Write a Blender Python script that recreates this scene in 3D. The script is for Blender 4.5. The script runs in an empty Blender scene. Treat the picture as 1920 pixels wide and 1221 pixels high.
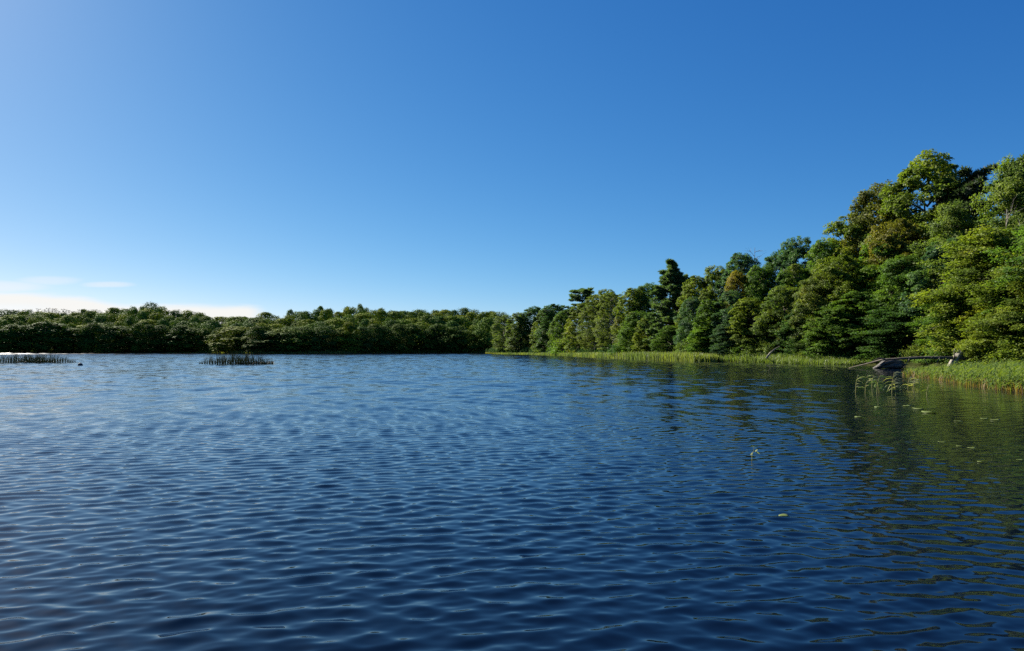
import bpy, math, random
import numpy as np
from mathutils import Vector

C = bpy.context.scene.collection
SC = bpy.context.scene
R = math.radians
rng = np.random.default_rng(7)
random.seed(7)

# ------------------------------------------------------------------ camera
FPX = 1350.0                      # focal length in pixels of the 1920 px wide photograph
CAM_H = 1.8
HOR = 656.0
PITCH = math.atan((HOR - 610.5) / FPX)
cam = bpy.data.cameras.new("camera")
cam_o = bpy.data.objects.new("camera", cam)
C.objects.link(cam_o)
cam.sensor_width = 36.0
cam.lens = 36.0 * FPX / 1920.0
cam.clip_start = 0.1
cam.clip_end = 20000.0
cam_o.location = (0, 0, CAM_H)
cam_o.rotation_euler = (R(90) + PITCH, 0, 0)
SC.camera = cam_o

# ------------------------------------------------------------------ light
SUN_AZ, SUN_EL = -47.0, 32.0      # degrees left of the view axis, degrees above the horizon
SC.view_settings.view_transform = 'Standard'
SC.view_settings.look = 'None'
SC.view_settings.gamma = 1.0
SC.view_settings.exposure = 1.42
SC.cycles.use_denoising = False
SC.render.filter_size = 1.2
SC.cycles.max_bounces = 6
SC.cycles.diffuse_bounces = 3
SC.cycles.glossy_bounces = 3
SC.cycles.transmission_bounces = 4
SC.cycles.sample_clamp_indirect = 6.0
SC.cycles.caustics_reflective = False
SC.cycles.caustics_refractive = False

w = bpy.data.worlds.new("World")
SC.world = w
w.use_nodes = True


def NT(tree):
    def n(kind, **kw):
        d = tree.nodes.new('ShaderNode' + kind)
        for k, v in kw.items():
            setattr(d, k, v)
        return d
    def ln(a, b):
        tree.links.new(a, b)
    def math_(op, a, b=None, clamp=False):
        d = n('Math', operation=op, use_clamp=clamp)
        for i, v in enumerate((a, b)):
            if v is None:
                continue
            if isinstance(v, (int, float)):
                d.inputs[i].default_value = v
            else:
                ln(v, d.inputs[i])
        return d.outputs[0]
    def ramp(v, a, b, c=0.0, d_=1.0):          # smoothstep map
        d = n('MapRange', interpolation_type='SMOOTHSTEP')
        ln(v, d.inputs[0])
        for i, q in enumerate((a, b, c, d_)):
            if isinstance(q, (int, float)):
                d.inputs[i + 1].default_value = q
            else:
                ln(q, d.inputs[i + 1])
        return d.outputs[0]
    return n, ln, math_, ramp


n, ln, M, ramp = NT(w.node_tree)
bg = w.node_tree.nodes['Background']
sky = n('TexSky')
sky.sky_type = 'NISHITA'
sky.sun_disc = False
sky.sun_elevation = R(SUN_EL)
sky.sun_rotation = R(SUN_AZ)
sky.air_density = 0.6
sky.dust_density = 0.22
sky.ozone_density = 6.0
# deep polarised blue of the photograph: per-channel response on the physical sky
sep = n('SeparateColor')
ln(sky.outputs[0], sep.inputs[0])
chan = []
for i, (g, c) in enumerate(((1.48, 1.28), (0.94, 0.815), (0.58, 0.735))):
    chan.append(M('MULTIPLY', M('POWER', M('MULTIPLY', sep.outputs[i], 0.1), g), c * 10.0))
com = n('CombineColor')
for i in range(3):
    ln(chan[i], com.inputs[i])
# the low bank of white cloud over the hills, as bands of bearing and height in the sky
tc = n('TexCoord')
sx = n('SeparateXYZ')
ln(tc.outputs['Generated'], sx.inputs[0])
yy = M('MAXIMUM', sx.outputs[1], 0.05)
u = M('DIVIDE', sx.outputs[0], yy)
v = M('DIVIDE', sx.outputs[2], yy)
cv = n('CombineXYZ')
ln(M('MULTIPLY', u, 7.0), cv.inputs[0])
ln(M('MULTIPLY', v, 60.0), cv.inputs[1])
nz = n('TexNoise')
nz.inputs['Scale'].default_value = 2.2
nz.inputs['Detail'].default_value = 8.0
ln(cv.outputs[0], nz.inputs['Vector'])
wob = M('MULTIPLY', M('SUBTRACT', nz.outputs[0], 0.5), 0.010)
top = n('FloatCurve')
ln(M('ADD', u, 1.2), top.inputs['Value'])
cm = top.mapping
cu = cm.curves[0]
pts = [(0.0, 0.86), (0.49, 0.83), (0.60, 0.76), (0.66, 0.655), (0.74, 0.66), (0.80, 0.645), (0.85, 0.62), (0.87, 0.53), (1.0, 0.45)]
cu.points[0].location = pts[0]
cu.points[1].location = pts[-1]
for p in pts[1:-1]:
    cu.points.new(*p)
cm.update()
vt = M('MULTIPLY', top.outputs[0], 0.097)
vv = M('ADD', v, wob)
m1 = ramp(M('SUBTRACT', vt, vv), -0.003, 0.008)
end = ramp(u, -0.37, -0.335, 1.0, 0.0)
gap = M('SUBTRACT', 1.0, M('MULTIPLY', M('MULTIPLY', ramp(u, -0.69, -0.62, 1.0, 0.0), ramp(v, 0.068, 0.058)), 0.35))
m1 = M('MULTIPLY', M('MULTIPLY', m1, end), gap)
def wisp(u0, v0, du, dv):
    a = M('DIVIDE', M('SUBTRACT', u, u0), du)
    b = M('DIVIDE', M('SUBTRACT', M('ADD', v, M('MULTIPLY', wob, 0.4)), v0), dv)
    return ramp(M('ADD', M('MULTIPLY', a, a), M('MULTIPLY', b, b)), 0.0, 1.0, 1.0, 0.0)
w1 = M('MULTIPLY', wisp(-0.562, 0.0905, 0.045, 0.005), 0.42)
w2 = M('MULTIPLY', wisp(-0.645, 0.0965, 0.055, 0.008), 0.32)
w3 = M('MULTIPLY', wisp(-0.72, 0.088, 0.09, 0.010), 0.45)
mask = M('MAXIMUM', M('MAXIMUM', M('MULTIPLY', m1, 0.95), w3), M('MAXIMUM', w1, w2))
mix = n('MixRGB')
ln(mask, mix.inputs[0])
ln(com.outputs[0], mix.inputs[1])
mix.inputs[2].default_value = (7.1, 7.0, 6.75, 1)
ln(mix.outputs[0], bg.inputs[0])
bg.inputs[1].default_value = 0.05

sun = bpy.data.lights.new("sun", 'SUN')
sun.energy = 5.0
sun.angle = R(0.53)
sun.color = (1.0, 0.93, 0.80)
sun_o = bpy.data.objects.new("sun", sun)
C.objects.link(sun_o)
sd = Vector((math.sin(R(SUN_AZ)) * math.cos(R(SUN_EL)), math.cos(R(SUN_AZ)) * math.cos(R(SUN_EL)), math.sin(R(SUN_EL))))
sun_o.rotation_euler = (-sd).to_track_quat('-Z', 'Y').to_euler()
sun_o.location = sd * 50


# ------------------------------------------------------------------ helpers
def at(px, py, D):
    """World point seen at pixel (px, py) of the photograph and D metres ahead."""
    a = (px - 960.0) / FPX
    b = -(py - 610.5) / FPX
    dy = math.cos(PITCH) - b * math.sin(PITCH)
    dz = math.sin(PITCH) + b * math.cos(PITCH)
    t = D / dy
    return Vector((a * t, D, CAM_H + dz * t))


def X(px, D):
    return at(px, HOR, D).x


def wat(px, py):
    """Point of the water surface seen at pixel (px, py)."""
    D = CAM_H * FPX / (py - HOR)
    p = at(px, py, D)
    D *= CAM_H / (CAM_H - p.z)
    p = at(px, py, D)
    p.z = 0.0
    return p


SHORE = [(-3000, 300), (-600, 300), (0, 318), (250, 335), (385, 345), (425, 322), (470, 300), (560, 305), (640, 306),
         (700, 325), (780, 345), (850, 352), (905, 350), (922, 315), (930, 285), (965, 272), (1000, 255), (1060, 208), (1130, 162),
         (1200, 136), (1300, 113), (1350, 105), (1450, 96), (1560, 87), (1640, 83), (1700, 77), (1800, 69), (1920, 60),
         (2300, 46), (3000, 36), (5200, 24)]
_sx = np.array([a for a, b in SHORE], float)
_sy = np.array([b for a, b in SHORE], float)


def shore(px):
    return np.interp(px, _sx, _sy)


def ground(px, D):
    """Height of the land at bearing px (photo column) and distance D."""
    e = np.maximum(D - shore(px), -8.0)
    right = np.clip((np.asarray(px, float) - 940.0) / 120.0, 0, 1)
    hl = 0.5 + np.minimum(e, 6) * 0.05 + np.clip(e - 6, 0, 380) * 0.066
    hr = 0.45 + np.minimum(e, 5) * 0.06 + np.clip(e - 5, 0, 60) * 0.13
    h = hl * (1 - right) + hr * right
    h = h + 0.25 * np.sin(e * 0.21 + np.asarray(px) * 0.013) * np.clip(e / 10, 0, 1)
    return np.where(e < 0, 0.5 * (1 + e / 1.6) - 0.0, h)


def new_mesh(name, verts, quads, mat, tris=None, tint=None, smooth=False):
    me = bpy.data.meshes.new(name)
    verts = np.asarray(verts, np.float32)
    parts, tot = [], []
    if quads is not None and len(quads):
        q = np.asarray(quads, np.int32)
        parts.append(q.ravel()); tot.append(np.full(len(q), 4, np.int32))
    if tris is not None and len(tris):
        t = np.asarray(tris, np.int32)
        parts.append(t.ravel()); tot.append(np.full(len(t), 3, np.int32))
    loops = np.concatenate(parts)
    tot = np.concatenate(tot)
    me.vertices.add(len(verts))
    me.vertices.foreach_set('co', verts.ravel())
    me.loops.add(len(loops))
    me.loops.foreach_set('vertex_index', loops)
    me.polygons.add(len(tot))
    me.polygons.foreach_set('loop_start', np.concatenate([[0], np.cumsum(tot)[:-1]]).astype(np.int32))
    me.polygons.foreach_set('loop_total', tot)
    if smooth:
        me.polygons.foreach_set('use_smooth', np.ones(len(tot), bool))
    me.update(calc_edges=True)
    if tint is not None:
        at_ = me.attributes.new('tint', 'FLOAT', 'FACE')
        at_.data.foreach_set('value', np.asarray(tint, np.float32))
    if mat:
        me.materials.append(mat)
    return me


def link(name, me, parent=None, loc=(0, 0, 0), rot=0.0, scale=(1, 1, 1)):
    o = bpy.data.objects.new(name, me)
    C.objects.link(o)
    o.location = loc
    o.rotation_euler = (0, 0, rot)
    o.scale = scale
    if parent:
        o.parent = parent
    return o


def tag(o, label, cat, group=None):
    o['label'] = label
    o['category'] = cat
    if group:
        o['group'] = group
    return o


def tube(path, radii, seg=7):
    """Verts, quads of a tapered tube along a path."""
    P = np.asarray(path, float)
    T = np.gradient(P, axis=0)
    T /= np.linalg.norm(T, axis=1)[:, None] + 1e-9
    ref = np.array([0.31, 0.17, 0.93]) if abs(T[0, 2]) < 0.8 else np.array([1.0, 0.1, 0.0])
    A = np.cross(T, ref); A /= np.linalg.norm(A, axis=1)[:, None]
    B = np.cross(T, A)
    th = np.arange(seg) * 2 * np.pi / seg
    V = P[:, None, :] + np.asarray(radii, float)[:, None, None] * (A[:, None, :] * np.cos(th)[None, :, None] + B[:, None, :] * np.sin(th)[None, :, None])
    m = len(P)
    i = np.arange(m - 1)[:, None] * seg
    j = np.arange(seg)[None, :]
    k = (np.arange(seg)[None, :] + 1) % seg
    Q = np.stack([i + j, i + k, i + seg + k, i + seg + j], -1).reshape(-1, 4)
    return V.reshape(-1, 3), Q


class Geo:
    def __init__(s):
        s.v, s.q, s.t, s.n = [], [], [], 0

    def add(s, V, Q, tint=0.5):
        s.v.append(np.asarray(V, float)); s.q.append(np.asarray(Q) + s.n)
        s.t.append(np.broadcast_to(np.asarray(tint, float), (len(Q),)))
        s.n += len(V)

    def mesh(s, name, mat, smooth=False):
        return new_mesh(name, np.concatenate(s.v), np.concatenate(s.q), mat, tint=np.concatenate(s.t), smooth=smooth)


# ------------------------------------------------------------------ materials
def mat(name):
    m = bpy.data.materials.new(name)
    m.use_nodes = True
    t = m.node_tree
    t.nodes.clear()
    return m, t


def leaf_mat(name, trans=0.35, rough=0.5, spec=0.35, autumn=0.0):
    m, t = mat(name)
    n, ln, M, ramp = NT(t)
    oi = n('ObjectInfo')
    a = n('Attribute', attribute_name='tint')
    # tint 0..1: from deep green to yellower, lighter green around the tree's own colour
    cr = n('ValToRGB')
    e = cr.color_ramp.elements
    e[0].position, e[0].color = 0.0, (0.50, 0.58, 0.58, 1)
    e[1].position, e[1].color = 1.0, (1.65, 1.40, 0.85, 1)
    x = e.new(0.5); x.color = (1.0, 1.0, 1.0, 1)
    ln(a.outputs['Fac'], cr.inputs[0])
    mx = n('MixRGB', blend_type='MULTIPLY')
    mx.inputs[0].default_value = 1.0
    ln(oi.outputs['Color'], mx.inputs[1])
    ln(cr.outputs[0], mx.inputs[2])
    col = mx.outputs[0]
    if autumn:
        tcd = n('TexCoord')
        nz = n('TexNoise')
        nz.inputs['Scale'].default_value = 0.22
        nz.inputs['Detail'].default_value = 2.0
        ofs = n('VectorMath', operation='ADD')
        ln(tcd.outputs['Object'], ofs.inputs[0])
        cx = n('CombineXYZ')
        ln(M('MULTIPLY', oi.outputs['Random'], 90.0), cx.inputs[0])
        ln(cx.outputs[0], ofs.inputs[1])
        ln(ofs.outputs[0], nz.inputs['Vector'])
        f = ramp(nz.outputs[0], 0.60, 0.74, 0.0, autumn)
        m2 = n('MixRGB')
        ln(f, m2.inputs[0])
        ln(col, m2.inputs[1])
        m2.inputs[2].default_value = (0.18, 0.125, 0.022, 1)
        col = m2.outputs[0]
    p = n('BsdfPrincipled')
    p.inputs['Roughness'].default_value = rough
    p.inputs['Specular IOR Level'].default_value = spec
    ln(col, p.inputs['Base Color'])
    tr = n('BsdfTranslucent')
    g = n('MixRGB', blend_type='MULTIPLY')
    g.inputs[0].default_value = 1.0
    ln(col, g.inputs[1])
    g.inputs[2].default_value = (1.15, 1.25, 0.55, 1)
    ln(g.outputs[0], tr.inputs[0])
    ms = n('MixShader')
    ms.inputs[0].default_value = trans
    ln(p.outputs[0], ms.inputs[1])
    ln(tr.outputs[0], ms.inputs[2])
    o = n('OutputMaterial')
    ln(ms.outputs[0], o.inputs[0])
    return m


def solid_mat(name, c1, c2, scale=6.0, rough=0.85, stretch=(1, 1, 1), bump=0.0, spec=0.3):
    m, t = mat(name)
    n, ln, M, ramp = NT(t)
    tcd = n('TexCoord')
    mp = n('Mapping')
    mp.inputs['Scale'].default_value = stretch
    ln(tcd.outputs['Object'], mp.inputs[0])
    nz = n('TexNoise')
    nz.inputs['Scale'].default_value = scale
    nz.inputs['Detail'].default_value = 6.0
    nz.inputs['Roughness'].default_value = 0.65
    ln(mp.outputs[0], nz.inputs['Vector'])
    cr = n('ValToRGB')
    cr.color_ramp.elements[0].position = 0.32
    cr.color_ramp.elements[1].position = 0.68
    cr.color_ramp.elements[0].color = (*c1, 1)
    cr.color_ramp.elements[1].color = (*c2, 1)
    ln(nz.outputs[0], cr.inputs[0])
    p = n('BsdfPrincipled')
    p.inputs['Roughness'].default_value = rough
    p.inputs['Specular IOR Level'].default_value = spec
    ln(cr.outputs[0], p.inputs['Base Color'])
    if bump:
        b = n('Bump')
        b.inputs['Strength'].default_value = bump
        b.inputs['Distance'].default_value = 0.05
        ln(nz.outputs[0], b.inputs['Height'])
        ln(b.outputs[0], p.inputs['Normal'])
    o = n('OutputMaterial')
    ln(p.outputs[0], o.inputs[0])
    return m


M_leaf = leaf_mat('broad_leaves', 0.46, 0.52, 0.13, autumn=0.35)
M_far = leaf_mat('far_leaves', 0.13, 0.75, 0.05)
M_needle = leaf_mat('needles', 0.40, 0.55, 0.3)
M_reed = leaf_mat('reed_blades', 0.40, 0.5, 0.35)
M_bark = solid_mat('grey_brown_bark', (0.045, 0.036, 0.028), (0.14, 0.12, 0.095), 3.0, 0.9, (1, 1, 0.25), 0.6)
M_palebark = solid_mat('pale_bark', (0.16, 0.14, 0.12), (0.42, 0.38, 0.33), 3.0, 0.85, (1, 1, 0.5), 0.4)
M_pinebark = solid_mat('pine_bark', (0.10, 0.055, 0.035), (0.26, 0.15, 0.09), 3.0, 0.9, (1, 1, 0.3), 0.5)
M_dead = solid_mat('weathered_wood', (0.13, 0.115, 0.09), (0.33, 0.295, 0.24), 5.0, 0.8, (1, 1, 0.3), 0.5)
M_wetlog = solid_mat('wet_dark_wood', (0.012, 0.011, 0.010), (0.12, 0.105, 0.09), 5.0, 0.55, (0.3, 1, 1.6), 1.0, 0.4)
M_rock = solid_mat('dark_rock', (0.02, 0.02, 0.025), (0.06, 0.06, 0.065), 6.0, 0.6, (1, 1, 1), 0.6)
M_greyrock = solid_mat('grey_rock', (0.16, 0.15, 0.14), (0.36, 0.34, 0.31), 5.0, 0.85, (1, 1, 1), 0.6)
M_ground = solid_mat('forest_floor', (0.018, 0.022, 0.008), (0.05, 0.055, 0.018), 0.6, 0.95, spec=0.0)


# ------------------------------------------------------------------ water
def water_mat():
    m, t = mat('lake_water')
    n, ln, M, ramp = NT(t)
    p = n('BsdfPrincipled')
    p.inputs['Base Color'].default_value = (0.0013, 0.0034, 0.0098, 1)
    p.inputs['Roughness'].default_value = 0.06
    p.inputs['IOR'].default_value = 1.333
    g = n('NewGeometry')
    nz = n('TexNoise')
    nz.inputs['Scale'].default_value = 5.0
    nz.inputs['Detail'].default_value = 2.0
    mp = n('Mapping')
    mp.inputs['Scale'].default_value = (0.5, 1.0, 1.0)
    ln(g.outputs['Position'], mp.inputs[0])
    ln(mp.outputs[0], nz.inputs['Vector'])
    sp = n('SeparateXYZ')
    ln(g.outputs['Position'], sp.inputs[0])
    # the open lake carries finer ripples; a breeze roughens the far corner under the sun
    bx = M('DIVIDE', M('ADD', sp.outputs[0], 245.0), 68.0)
    by = M('DIVIDE', M('SUBTRACT', sp.outputs[1], 280.0), 75.0)
    br = ramp(M('ADD', M('MULTIPLY', bx, bx), M('MULTIPLY', by, by)), 0.0, 1.6, 0.34, 0.0)
    ln(M('ADD', br, ramp(sp.outputs[1], 60.0, 260.0, 0.05, 0.15)), p.inputs['Roughness'])
    b = n('Bump')
    ln(ramp(sp.outputs[1], 12.0, 75.0, 0.12, 0.45), b.inputs['Strength'])
    b.inputs['Distance'].default_value = 0.03
    ln(nz.outputs[0], b.inputs['Height'])
    ln(b.outputs[0], p.inputs['Normal'])
    o = n('OutputMaterial')
    ln(p.outputs[0], o.inputs[0])
    return m


def build_water():
    KR, DT = 0.0031, R(0.09)
    rs = [0.4, 0.9, 1.5, 2.0, 2.4]
    while rs[-1] < 470:
        rs.append(rs[-1] + max(0.016, KR * rs[-1]))
    rs += [600, 1000, 2500, 9000]
    rs = np.array(rs)
    fine = np.arange(-R(47), R(47) + DT / 2, DT)
    coarse = np.linspace(R(47), 2 * np.pi - R(47), 54)[1:-1]
    th = np.concatenate([fine, coarse])                # bearing, clockwise from +Y
    nr, nt_ = len(rs), len(th)
    rr, tt = np.meshgrid(rs, th, indexing='ij')
    x = (rr * np.sin(tt)).astype(np.float32)
    y = (rr * np.cos(tt)).astype(np.float32)
    z = np.zeros_like(x)
    dxh = np.zeros_like(x)
    dyh = np.zeros_like(x)
    nw = 190
    lam = np.exp(rng.uniform(np.log(0.10), np.log(16.0), nw))
    ang = R(13) + rng.normal(size=nw) * R(1) * np.where(lam < 0.3, 28, np.where(lam < 1.0, 14, 38))                 # travel direction measured from -Y
    # longer waves are better lined up
    ph = rng.uniform(0, 2 * np.pi, nw)
    dr = np.maximum(0.016, KR * rs)
    ll = np.log(lam)[None, :]
    lo = np.log(3.6 * dr)[:, None]
    hi = np.log(np.maximum(0.38, 6.5 * dr))[:, None]
    W = np.clip((ll - lo) / 0.5, 0, 1) * np.clip((hi - ll) / 0.5 + 0.5, 0, 1)
    # slope per wave falls for the shortest ripples
    W = W * (0.35 + 0.65 * np.clip((ll - np.log(0.12)) / np.log(4.0), 0, 1))
    W = W / (np.sqrt((W ** 2).sum(1)) + 1e-6)[:, None]
    sig = np.interp(rs, [2, 5, 12, 30, 80, 400], [0.088, 0.086, 0.072, 0.058, 0.056, 0.062])
    A = W * (sig * math.sqrt(2.0))[:, None] * (lam / (2 * np.pi))[None, :]
    A[rs > 480] = 0
    A[rs < 1.2] = 0
    for i in range(nw):
        k = 2 * np.pi / lam[i]
        dx, dy = math.sin(ang[i]), -math.cos(ang[i])
        use = A[:, i] > 1e-6
        if not use.any():
            continue
        a = A[use, i].astype(np.float32)[:, None]
        p = (k * (dx * x[use] + dy * y[use]) + ph[i]).astype(np.float32)
        z[use] += a * np.cos(p)
        s = a * np.sin(p) * 0.75
        dxh[use] -= dx * s
        dyh[use] -= dy * s
    # gusts and calmer lanes, and the lee of the wooded right shore
    gust = 1.0 + 0.16 * np.sin(x * 0.11 + 1.3 * np.sin(y * 0.031)) * np.sin(y * 0.047 + x * 0.021) + 0.12 * np.sin(y * 0.21 + 0.05 * x)
    lee = 1.0 - 0.50 * np.clip((x - (0.40 * y + 0.6)) / (0.16 * y + 1.0), 0, 1)
    k = (gust * lee).astype(np.float32)
    breeze = np.exp(-(((x + 235) / 60) ** 2 + ((y - 285) / 45) ** 2))
    k *= (1 + 2.6 * breeze).astype(np.float32)
    nf = len(fine)
    k[:, nf:] = 0
    edge = np.clip((R(47) - np.abs(th[:nf])) / R(2.0), 0, 1)
    k[:, :nf] *= edge[None, :]
    z *= k
    x = x + dxh * k
    y = y + dyh * k
    V = np.stack([x, y, z], -1).reshape(-1, 3)
    i = np.arange(nr - 1)[:, None] * nt_
    j = np.arange(nt_)[None, :]
    k2 = (j + 1) % nt_
    Q = np.stack([i + j, i + nt_ + j, i + nt_ + k2, i + k2], -1).reshape(-1, 4)
    global WATER_V
    WATER_V = V[:, :3].copy()
    V = np.concatenate([V, [[0, 0, 0]]])
    T = np.stack([np.full(nt_, len(V) - 1), np.arange(nt_), (np.arange(nt_) + 1) % nt_], -1)
    me = new_mesh('lake_water', V, Q, water_mat(), tris=T, smooth=True)
    o = link('water', me)
    o['kind'] = 'structure'
    return o


build_water()


# ------------------------------------------------------------------ land
def build_land():
    px = np.concatenate([np.arange(-3000, -200, 200), np.arange(-200, 2100, 6), np.arange(2100, 5200, 150)]).astype(float)
    e = np.array([-6, -3, -1.6, -0.8, 0, 0.8, 2, 4, 6, 9, 13, 18, 25, 35, 50, 70, 100, 140, 190, 250, 320, 400, 600, 1200, 4000], float)
    P, E_ = np.meshgrid(px, e, indexing='ij')
    D = shore(P) + E_
    z = ground(P, D)
    x = (P - 960) / FPX * D
    V = np.stack([x, D, z], -1).reshape(-1, 3)
    ne = len(e)
    i = np.arange(len(px) - 1)[:, None] * ne
    j = np.arange(ne - 1)[None, :]
    Q = np.stack([i + j, i + ne + j, i + ne + j + 1, i + j + 1], -1).reshape(-1, 4)
    o = link('ground', new_mesh('ground', V, Q, M_ground, smooth=True))
    o['kind'] = 'structure'


build_land()


# ------------------------------------------------------------------ leaves and trees
def unit(v):
    return v / (np.linalg.norm(v, axis=-1, keepdims=True) + 1e-9)


def leaves(pos, nor, size, g, tint, narrow=0.6, rnd=None):
    """Rhombic leaf faces at pos with normals nor."""
    g_ = rnd or rng
    N = len(pos)
    r = unit(g_.normal(size=(N, 3)))
    a = unit(np.cross(nor, r))
    b = np.cross(nor, a)
    s = (np.broadcast_to(size, (N,)) * g_.uniform(0.7, 1.3, N))[:, None]
    V = np.stack([pos - a * s * 0.5, pos + b * s * 0.5 * narrow + nor * s * 0.08, pos + a * s * 0.5, pos - b * s * 0.5 * narrow + nor * s * 0.08], 1).reshape(-1, 3)
    Q = np.arange(4 * N).reshape(-1, 4)
    g.add(V, Q, tint)


def limb(p0, p1, r0, r1, g, sag=0.0, m=6, wig=0.15, seg=6, rnd=None):
    q = rnd or rng
    t = np.linspace(0, 1, m)[:, None]
    P = p0 * (1 - t) + p1 * t
    L = np.linalg.norm(p1 - p0)
    P[1:-1] += q.normal(size=(m - 2, 3)) * wig * L / m
    P[:, 2] += sag * L * (t[:, 0] * (1 - t[:, 0]))
    V, Q = tube(P, np.linspace(r0, r1, m), seg)
    g.add(V, Q)


def broadleaf(seed, H=16.0, Rm=4.2, zb=2.0, lobes=26, clumps=20, per=58, leaf=0.235, shape=0.7, lob=0.46, up=0.5):
    """Crown of lobes of leaf clumps on limbs; returns crown mesh, trunk mesh."""
    q = np.random.default_rng(seed)
    crown, wood = Geo(), Geo()
    lean = q.normal(size=2) * 0.4
    axis = lambda z: np.array([lean[0] * (z / H) ** 2, lean[1] * (z / H) ** 2, z])
    ga = 2.399963
    top = np.array([lean[0], lean[1], H * 0.86])
    tz = np.linspace(0, H * 0.86, 9)
    tp = np.stack([axis(z) for z in tz]) + np.concatenate([[[0, 0, 0]], q.normal(size=(8, 3)) * [0.1, 0.1, 0]])
    V, Q = tube(tp, np.linspace(0.026 * H * 0.62, 0.03, 9) + np.array([0.1] + [0] * 8), 9)
    wood.add(V, Q)
    for i in range(lobes):
        t = (i + 0.5) / lobes
        z = zb + (H - zb) * (0.06 + 0.9 * t)
        prof = (math.sin(math.pi * min(0.999, (0.10 + 0.86 * t) ** shape))) ** 0.45
        rl = Rm * lob * q.uniform(0.75, 1.3) * (1.0 - 0.28 * t)
        rad = max(0.0, Rm * prof - rl * 0.75) * q.uniform(0.72, 1.12)
        an = i * ga + q.uniform(-0.5, 0.5)
        c = axis(z) + np.array([math.cos(an) * rad, math.sin(an) * rad, q.uniform(-0.3, 0.3)])
        c[2] = min(c[2], H - rl * 0.5)
        st = axis(max(0.5, z - 0.45 * rad - 0.8))
        limb(st, c, 0.05 + 0.045 * rl, 0.02, wood, 0.15, rnd=q)
        ltint = np.clip(q.normal(0.5, 0.16), 0, 1)
        for k in range(clumps):
            d = unit(q.normal(size=3) + np.array([math.cos(an) * 0.7, math.sin(an) * 0.7, up]))
            cc = c + d * rl * q.uniform(0.72, 1.15) * np.array([1, 1, 1.0])
            if k % 4 == 0:
                limb(c, cc, 0.022, 0.008, wood, 0.0, 3, 0.1, 4, rnd=q)
            rc = rl * q.uniform(0.28, 0.46)
            nn = int(per * q.uniform(0.6, 1.3))
            o = unit(q.normal(size=(nn, 3)) + d * 0.5) * (q.uniform(0.25, 1.0, (nn, 1)) ** 0.6) * rc * np.array([1.15, 1.15, 0.8])
            nor = unit(d * 0.75 + np.array([0, 0, 0.6]) + q.normal(size=(nn, 3)) * 0.5)
            tint = np.clip(ltint + q.normal(0, 0.10) + q.normal(0, 0.13, nn), 0, 1)
            leaves(cc + o, nor, leaf, crown, tint, 0.62, q)
    return crown, wood


def tiered(seed, H=18.0, Rm=5.0, zb=1.0, boughs=84, per=820, leaf=0.22):
    """Beech-like: flat, slightly drooping sprays held out in layers."""
    q = np.random.default_rng(seed)
    crown, wood = Geo(), Geo()
    tz = np.linspace(0, H * 0.93, 9)
    tp = np.stack([np.array([0.15 * math.sin(z * 0.4), 0.12 * math.cos(z * 0.33), z]) for z in tz])
    V, Q = tube(tp, np.linspace(0.28, 0.03, 9), 9)
    wood.add(V, Q)
    for i in range(boughs):
        t = (i + 0.5) / boughs
        z = zb + (H - zb) * t ** 0.95
        prof = (math.sin(math.pi * min(0.999, (0.16 + 0.82 * t) ** 0.72))) ** 0.5
        L = max(0.8, Rm * prof * q.uniform(0.7, 1.18))
        an = i * 2.399963 + q.uniform(-0.6, 0.6)
        d = np.array([math.cos(an), math.sin(an), 0.0])
        s = np.array([-d[1], d[0], 0.0])
        rise = q.uniform(0.1, 0.9) * (0.4 + t)
        droop = q.uniform(0.15, 0.5)
        base = np.array([0, 0, z])
        tt = np.linspace(0, 1, 7)
        path = base + d * (tt * L)[:, None] + np.array([0, 0, 1]) * (rise * tt * L * 0.5 - droop * (tt * L) ** 2 / L)[:, None]
        V, Q = tube(path, np.linspace(0.07, 0.012, 7) * (0.6 + L / Rm * 0.5), 5)
        wood.add(V, Q)
        bt = np.clip(q.normal(0.52, 0.17), 0, 1)
        for k in range(int(7 + L * 2.2)):
            f = q.uniform(0.22, 1.03)
            side = q.uniform(-1, 1) * L * 0.34 * (1.15 - f) ** 0.5
            cc = base + d * (f * L) + s * side + np.array([0, 0, rise * f * L * 0.5 - droop * f * f * L - abs(side) * 0.12 + q.normal(0, 0.40)])
            nn = int(per / 14 * q.uniform(0.6, 1.4))
            a = q.uniform(0.45, 0.85)
            o = q.normal(size=(nn, 3)) * np.array([0.50, 0.50, 0.24]) * a
            o[:, 2] -= 0.22 * (o[:, 0] ** 2 + o[:, 1] ** 2)
            nor = unit(np.array([0, 0, 0.8]) + d * 0.55 + q.normal(size=(nn, 3)) * 0.5)
            tint = np.clip(bt + q.normal(0, 0.08) + q.normal(0, 0.12, nn), 0, 1)
            leaves(cc + o, nor, leaf, crown, tint, 0.62, q)
    return crown, wood


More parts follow.
